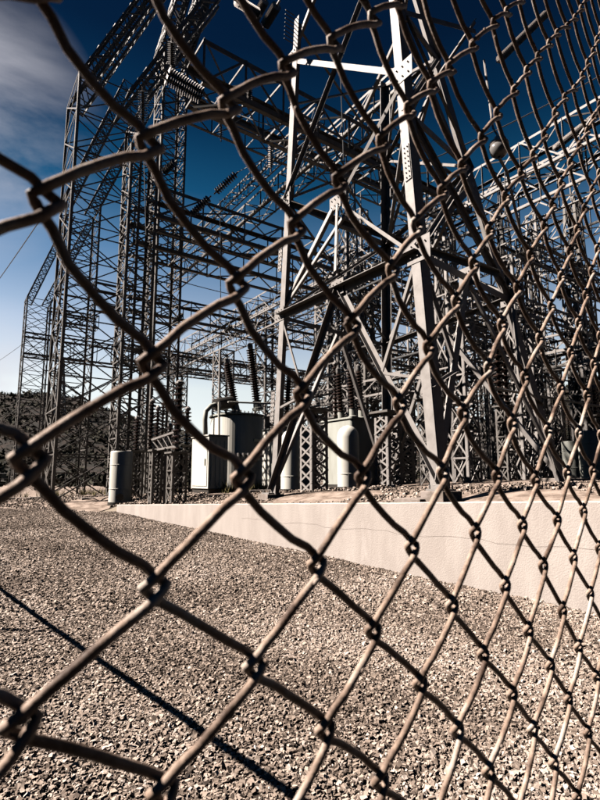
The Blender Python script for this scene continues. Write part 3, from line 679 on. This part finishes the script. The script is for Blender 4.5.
drum('pale domed upright tank left of the box lattice support', 292, 14.6, .30, 1.62, dome=True, grp='pale tanks inside the near tower', seam=(.2,))
drum('pale domed upright tank with a curved shadow right of the box lattice support', 348, 14.2, .29, 1.62, dome=True, grp='pale tanks inside the near tower', seam=(.2,))
drum('broad grey tank at the right edge behind the mesh', 592, 17, .42, 1.5, mat=M_tankd, grp='grey tanks at the right')
drum('narrow grey tank second from the right edge behind the mesh', 570, 18, .28, 1.2, mat=M_tankd, grp='grey tanks at the right')
c2 = G(352, 15.2); z2 = gz(c2); t2 = empty('transformer', (c2.x, c2.y, z2), 'dark square transformer tank behind the domed tanks inside the near tower', 'transformer')
roundbox(c2, 1.0, 1.5, z2+.1, z2+1.98, .12).build('tank', M_tankd, t2); roundbox(c2-U*.04-V*.04, 1.08, 1.58, z2+1.983, z2+2.03, .14).build('lid', M_tankd, t2); roundbox(c2-U*.02-V*.02, 1.04, 1.54, z2-.02, z2+.1, .12).build('skid_base', M_dark, t2)
for u_, v_ in ((.3, .3), (.75, .4), (.5, 1.1)): b = c2+U*u_+V*v_+Zv*(z2+2.3); bushing(t2, b, b+Zv*1.2-U*.1, .12, 13)
c3 = G(283, 18.5); z3 = gz(c3); t3 = empty('transformer', (c3.x, c3.y, z3), 'pale transformer tank just visible behind the left leg of the near tower', 'transformer')
roundbox(c3, 1.6, 1.6, z3+.1, z3+2.1, .2).build('tank', M_tank, t3); roundbox(c3-U*.04-V*.04, 1.68, 1.68, z3+2.103, z3+2.15, .2).build('lid', M_tankd, t3); roundbox(c3-U*.02-V*.02, 1.64, 1.64, z3-.02, z3+.1, .2).build('skid_base', M_dark, t3)
for u_, v_ in ((.4, .4), (1.1, .5)): b = c3+U*u_+V*v_+Zv*(z3+2.4); bushing(t3, b, b+Zv*1.5+U*.1, .14, 15)
# small sunlit brackets beside the drum
br = empty('lattice_bracket', P(166, 452, 14.6), 'small white lattice bracket arm beside the stout stacked insulator', 'bracket')
m = MB(); a, b = P(152, 440, 14.9), P(178, 431, 14.2); c_, d_ = P(155, 450, 14.9), P(178, 446, 14.2)
for p, q in ((a, b), (c_, d_), (b, d_), (a, c_)): m.bar(p, q, .055)
m.build('frame', M_galv, br); m = MB()
for i in range(5): m.bar(a.lerp(b, i/5), c_.lerp(d_, (i+1)/5), .03); m.bar(c_.lerp(d_, (i+1)/5), a.lerp(b, (i+1)/5), .03)
m.build('lacing', M_galv, br)
m = MB(); q = (c_+d_)/2; m.bar(q, Vector((q.x, q.y, gz(q))), .07); m.build('post', M_steel, br)

# dense switchyard behind the near tower on the right: rows of stands, bus frames, tubes
rr = random.Random(21); n_ = 0
tall = ['short', 'tall', 'slim', 'stout', 'paired', 'leaning']
cand = []
for row, (v0, cnt) in enumerate(((0, 7), (5, 8), (10, 9), (16, 9), (23, 9))):
    for k in range(cnt):
        q = Vector((3.6, 13.5, 0)) + V*v0 + U*(k*2.6 + rr.uniform(-.3, .3)) + V*rr.uniform(-.6, .6)
        px = proj(q)[0]
        if px < 300 or px > 625: continue
        where = 'directly behind the dark back leg' if px < 400 else 'behind the broad near leg' if px < 455 else 'between the two right tower legs' if px < 540 else 'right of the dark tower leg'
        cand.append((row, where, px, q))
cand.sort(key=lambda c: (c[0], c[1], c[2]))
seen = {}
for row, where, px, q in cand:
    k = seen.get((row, where), 0); seen[(row, where)] = k+1
    depth = ('first row', 'second row', 'middle row', 'fourth row', 'farthest row')[row]; which = ('leftmost', 'second', 'third', 'fourth', 'fifth', 'sixth')[k]
    hh = rr.uniform(1.3, 2.6); ih = rr.uniform(.9, 1.8); pale = rr.random() < .35; twin = rr.random() < .4
    stand(f"{which} {'pale' if pale else 'dark'} {'twin' if twin else 'single'} insulator stand of the {depth}, {where}", px, q.y, rr.choice((.18, .24, .3)), hh, ih, rr.uniform(.11, .16), rr.randint(8, 12), grp='insulator stands in the crowded yard', light=M_galv if pale else M_steel, twin=twin, mat=rr.choice((M_porc, M_porc, M_porg)))
def busframe(label, q, L_, h, mat, legs=3):
    root = empty('bus_frame', (q.x, q.y, gz(q)), label, 'bus frame', 'lattice bus frames crowding the right half')
    beam(root, q, q+U*L_, .28, h, .55, int(L_/.7), .07, .04, mat, ax=V)
    for i in range(legs):
        c = q + U*(L_*i/(legs-1)); column(root, c, .28, gz(c)-.1, h-.56, 7, .075, .045, mat, name='column')
bf = [((2.2, 17.5), 8, 4.4, 'lowest bus frame nearest the pale tanks'), ((4.5, 14.5), 7, 5.6, 'bus frame crossing behind the broad near leg'), ((5.6, 21), 9, 6.8, 'bus frame behind the middle of the yard'),
      ((6.6, 16), 8, 7.4, 'bus frame high behind the right tower legs'), ((2.6, 24), 10, 8.4, 'tall bus frame beyond the dark back leg'), ((8.5, 19), 9, 9.2, 'highest bus frame towards the right edge'), ((3.0, 31), 14, 5.6, 'far low bus frame near the brown hill'), ((7.0, 27), 12, 7.6, 'far bus frame towards the right'), ((9.0, 14.5), 6, 4.7, 'near bus frame at the right edge')]
for (x, y), L_, h, lab in bf: busframe(lab, Vector((x, y, 0)), L_, h, M_galv if rr.random() < .35 else M_steel, 3)
# struts frame: tall slender lattice masts on the right
def mast(label, px, d, h, hw, mat=None):
    c = G(px, d); z = gz(c); root = empty('lattice_mast', (c.x, c.y, z), label, 'mast', 'slender lattice masts in the yard')
    lattice_part(root, 'bracing', ring(c, hw, hw, z-.1), ring(c, hw*.45, hw*.45, z+h), int(h/1.1), .09, .05, mat or M_galv, True)
    m = MB(); t = Vector((c.x, c.y, z+h)); m.tube([t, t+Zv*1.2], .03, 6); m.build('spike', M_galv, root)
for a in ((350, 23, 14, .6, 'slender lattice mast right of the tall bright leg'), (365, 30, 16, .7, 'farther slender lattice mast left of the dark back leg'), (425, 24, 11, .55, 'lattice mast just right of the broad near leg'),
          (452, 17, 8.5, .45, 'lattice mast between the two right tower legs'), (512, 21, 11, .6, 'lattice mast behind the dark right tower leg'), (548, 25, 13, .6, 'lattice mast behind the right hand mesh'), (590, 19, 10.5, .5, 'lattice mast at the right edge of the photo')):
    mast(a[4], *a[:4], mat=M_galv if a[0] in (350, 452, 548) else M_steel)
for x, y, d, h in ((56, 375, 150, 26),):
    c = G(57, 150); z = 8; root = empty('pylon', (c.x, c.y, z), 'tiny faint pylon on the hill skyline at the left', 'pylon')
    lattice_part(root, 'body', ring(c, 2.4, 2.4, z), ring(c, .5, .5, z+26), 10, .35, .22, M_steel, True)
    m = MB()
    for zz in (18, 22): m.bar(Vector((c.x, c.y, z+zz))-U*5, Vector((c.x, c.y, z+zz))+U*5, .3)
    m.build('crossarm', M_steel, root)
# floodlight with collar
lp = P(499, 148, 8.7); fl = empty('yard_lamp', lp, 'round dome lamp with white collar on a slim pole high at the right', 'lamp')
m = MB(); ax = Vector((.12, .15, .97)).normalized(); m.lathe(lp-ax*.19, lp+ax*.14, [(0, .03), (.06, .09), (.25, .145), (.45, .165), (.62, .155), (.85, .1), (1, .06)], 24); m.build('globe', M_porg, fl, smooth=True)
m = MB(); m.lathe(lp+ax*.02, lp+ax*.24, [(0, .170), (.3, .165), (.36, .1), (.9, .085), (1, .03)], 24); m.build('collar', M_lamp, fl, smooth=True)
m = MB(); m.tube([lp-ax*.2, P(507, 172, 9.0), P(527, 262, 9.9)], .028, 8); m.tube([lp+ax*.22, P(493, 128, 8.9), P(484, 60, 9.6)], .02, 6); m.build('pole', M_galv, fl)
lp = P(318, 300, 11.6); f2 = empty('yard_lamp', lp, 'small pale globe lamp inside the near tower under the dark crossing brace', 'lamp')
m = MB(); m.lathe(lp-Zv*.14, lp+Zv*.14, [(0, .02), (.1, .08), (.3, .125), (.5, .14), (.7, .125), (.9, .08), (1, .03)], 20); m.build('globe', M_lamp, f2, smooth=True)
m = MB(); m.tube([lp+Zv*.14, P(330, 272, 11.0)], .02, 6); m.build('bracket', M_dark, f2)

# ---------------------------------------------------------------- cables
def cable(label, pts, r, sag=0, grp='overhead conductors', n=14):
    p, q = Vector(pts[0]), Vector(pts[1]); m = MB(); ps = []
    for i in range(n+1):
        t = i/n; ps.append(p.lerp(q, t) - Zv*sag*4*t*(1-t))
    m.tube(ps, r, 6); o = m.build('cable', M_cable); tag(o, label, 'cable', grp)
cb = [((-20,305,34),(48,208,20),.022,.1,'thin cable rising from the left edge to the left gantry'),((-20,372,60),(34,335,44),.02,.2,'lower thin cable entering at the left edge'),((-10,430,70),(25,400,46),.02,.1,'faint cable close above the hill at far left'),
 ((128,266,20),(290,306,27),.02,.15,'cable sagging across the blue gap between the left gantry and the near tower'),((100,392,17),(176,322,26),.015,0,'slanted cable meeting the small insulator'),((250,372,20),(228,331,26),.015,0,'short slanted cable below the middle beam'),((182,372,24),(232,330,26),.015,0,'slanted dropper right of the central mesh knot'),
 ((150,225,20),(153,395,20),.018,0,'vertical dropper left of the centre'),((220,200,19),(221,345,19),.016,0,'vertical dropper right of the centre'),((143,126,15),(146,235,15),.014,0,'vertical dropper under the left insulator'),((172,70,10.2),(150,118,11),.012,0,'slanted jumper by the twin insulator strings'),
 ((205,98,15.6),(280,128,13),.014,.1,'jumper leading right from the twin insulator strings'),((190,216,20),(150,262,24),.015,0,'slanted cable below the long insulator string'),((238,172,19),(300,140,17),.016,0,'slanted cable above the long insulator string'),
 ((430,160,13),(610,70,13),.016,.1,'cable crossing behind the mesh at upper right'),((420,210,15),(610,140,15),.018,.1,'cable crossing above the sunlit beam at right'),((440,240,17),(620,200,17),.018,.1,'cable crossing below the sunlit beam at right'),
 ((505,165,13),(505,215,13),.014,0,'short vertical dropper under the dome lamp'),((340,60,14),(345,200,14),.014,0,'vertical dropper beside the bright leg'),((372,110,15),(610,290,19),.016,.1,'cable descending behind the right half of the mesh')]
for (a, b, r, sg, lab) in cb: cable(lab, (P(*a), P(*b)), r, sg)
rr2 = random.Random(3)
words = ['first', 'second', 'third', 'fourth', 'fifth', 'sixth', 'seventh', 'eighth', 'ninth']
for i in range(9):
    a = Vector((rr2.uniform(3, 6), rr2.uniform(13, 18), rr2.uniform(2.2, 6.5))); cable(f'{words[i]} tubular bus bar counted upward in the crowded yard', (a, a + (U if i % 3 else V)*rr2.uniform(6, 12)), .035, 0, 'tubular bus bars')

# ---------------------------------------------------------------- barrier left of the frame: its shadow crosses the gravel
sh = Vector((SUN_DIR.x, SUN_DIR.y, 0))/SUN_DIR.z
def caster(px, py, h):
    b = 400-py; v = skydir(px, py); t = -1.5/v.z; g_ = v*t; return Vector((g_.x, g_.y, 0)) + sh*h + Zv*(-1.5+h)
h_ = 1.6
r0, r1 = caster(-30, 570, h_), caster(330, 822, h_); rj = caster(58, 632, h_)
bar_ = empty('pipe_barrier', (rj.x, rj.y, -1.5), 'steel pipe barrier left of the frame that throws the long thin shadow on the gravel', 'barrier')
m = MB(); m.tube([r0 + (r0-r1)*.25, r0.lerp(r1, .5), r1+(r1-r0)*.02], .027, 10); m.build('rail', M_wire, bar_, smooth=True)
m = MB(); m.tube([rj, Vector((rj.x, rj.y, -1.6))], .03, 10); m.build('post', M_wire, bar_, smooth=True)

# kerb stones, pads along the yard edge
rk = random.Random(8)
pads = [((5,499),20,.9,'long flat concrete slab at the left edge of the yard'),((30,499),19.5,.7,'flat slab beside the left gantry foot'),((82,497),18,.8,'flat slab between the left gantry feet'),((250,496),14,1.1,'dusty slab below the large transformer'),((420,500),7.9,1.0,'pale slab at the foot of the broad near leg'),((565,486),11.0,1.5,'big pale slab towards the right edge'),((330,490),14,.9,'slab below the pale tanks')]
for (px, py), d, l_, lab in pads:
    c = P(px, py, d); zz = gz(c); m = MB(); m.boxuv(Vector((c.x, c.y, 0)), U, V, l_, .55, zz-.1, zz+.07); o = m.build('concrete_slab', M_pad, bevel=.01); tag(o, lab, 'slab', 'concrete slabs on the yard')
# low farm fence at far left
lf = empty('wire_fence', P(5, 488, 42), 'low post and wire fence in front of the brown hill at far left', 'fence')
for i in range(9):
    c = G(-30+i*14, 48); m = MB(); m.tube([Vector((c.x, c.y, gz(c)-.1)), Vector((c.x, c.y, gz(c)+1.5))], .06, 6); m.build('post', M_steel, lf)
for k in range(3):
    a, b = G(-30, 48), G(82, 48); m = MB(); m.tube([Vector((a.x, a.y, gz(a)+.5+.45*k)), Vector((b.x, b.y, gz(b)+.5+.45*k))], .02, 5); m.build('strand', M_cable, lf)
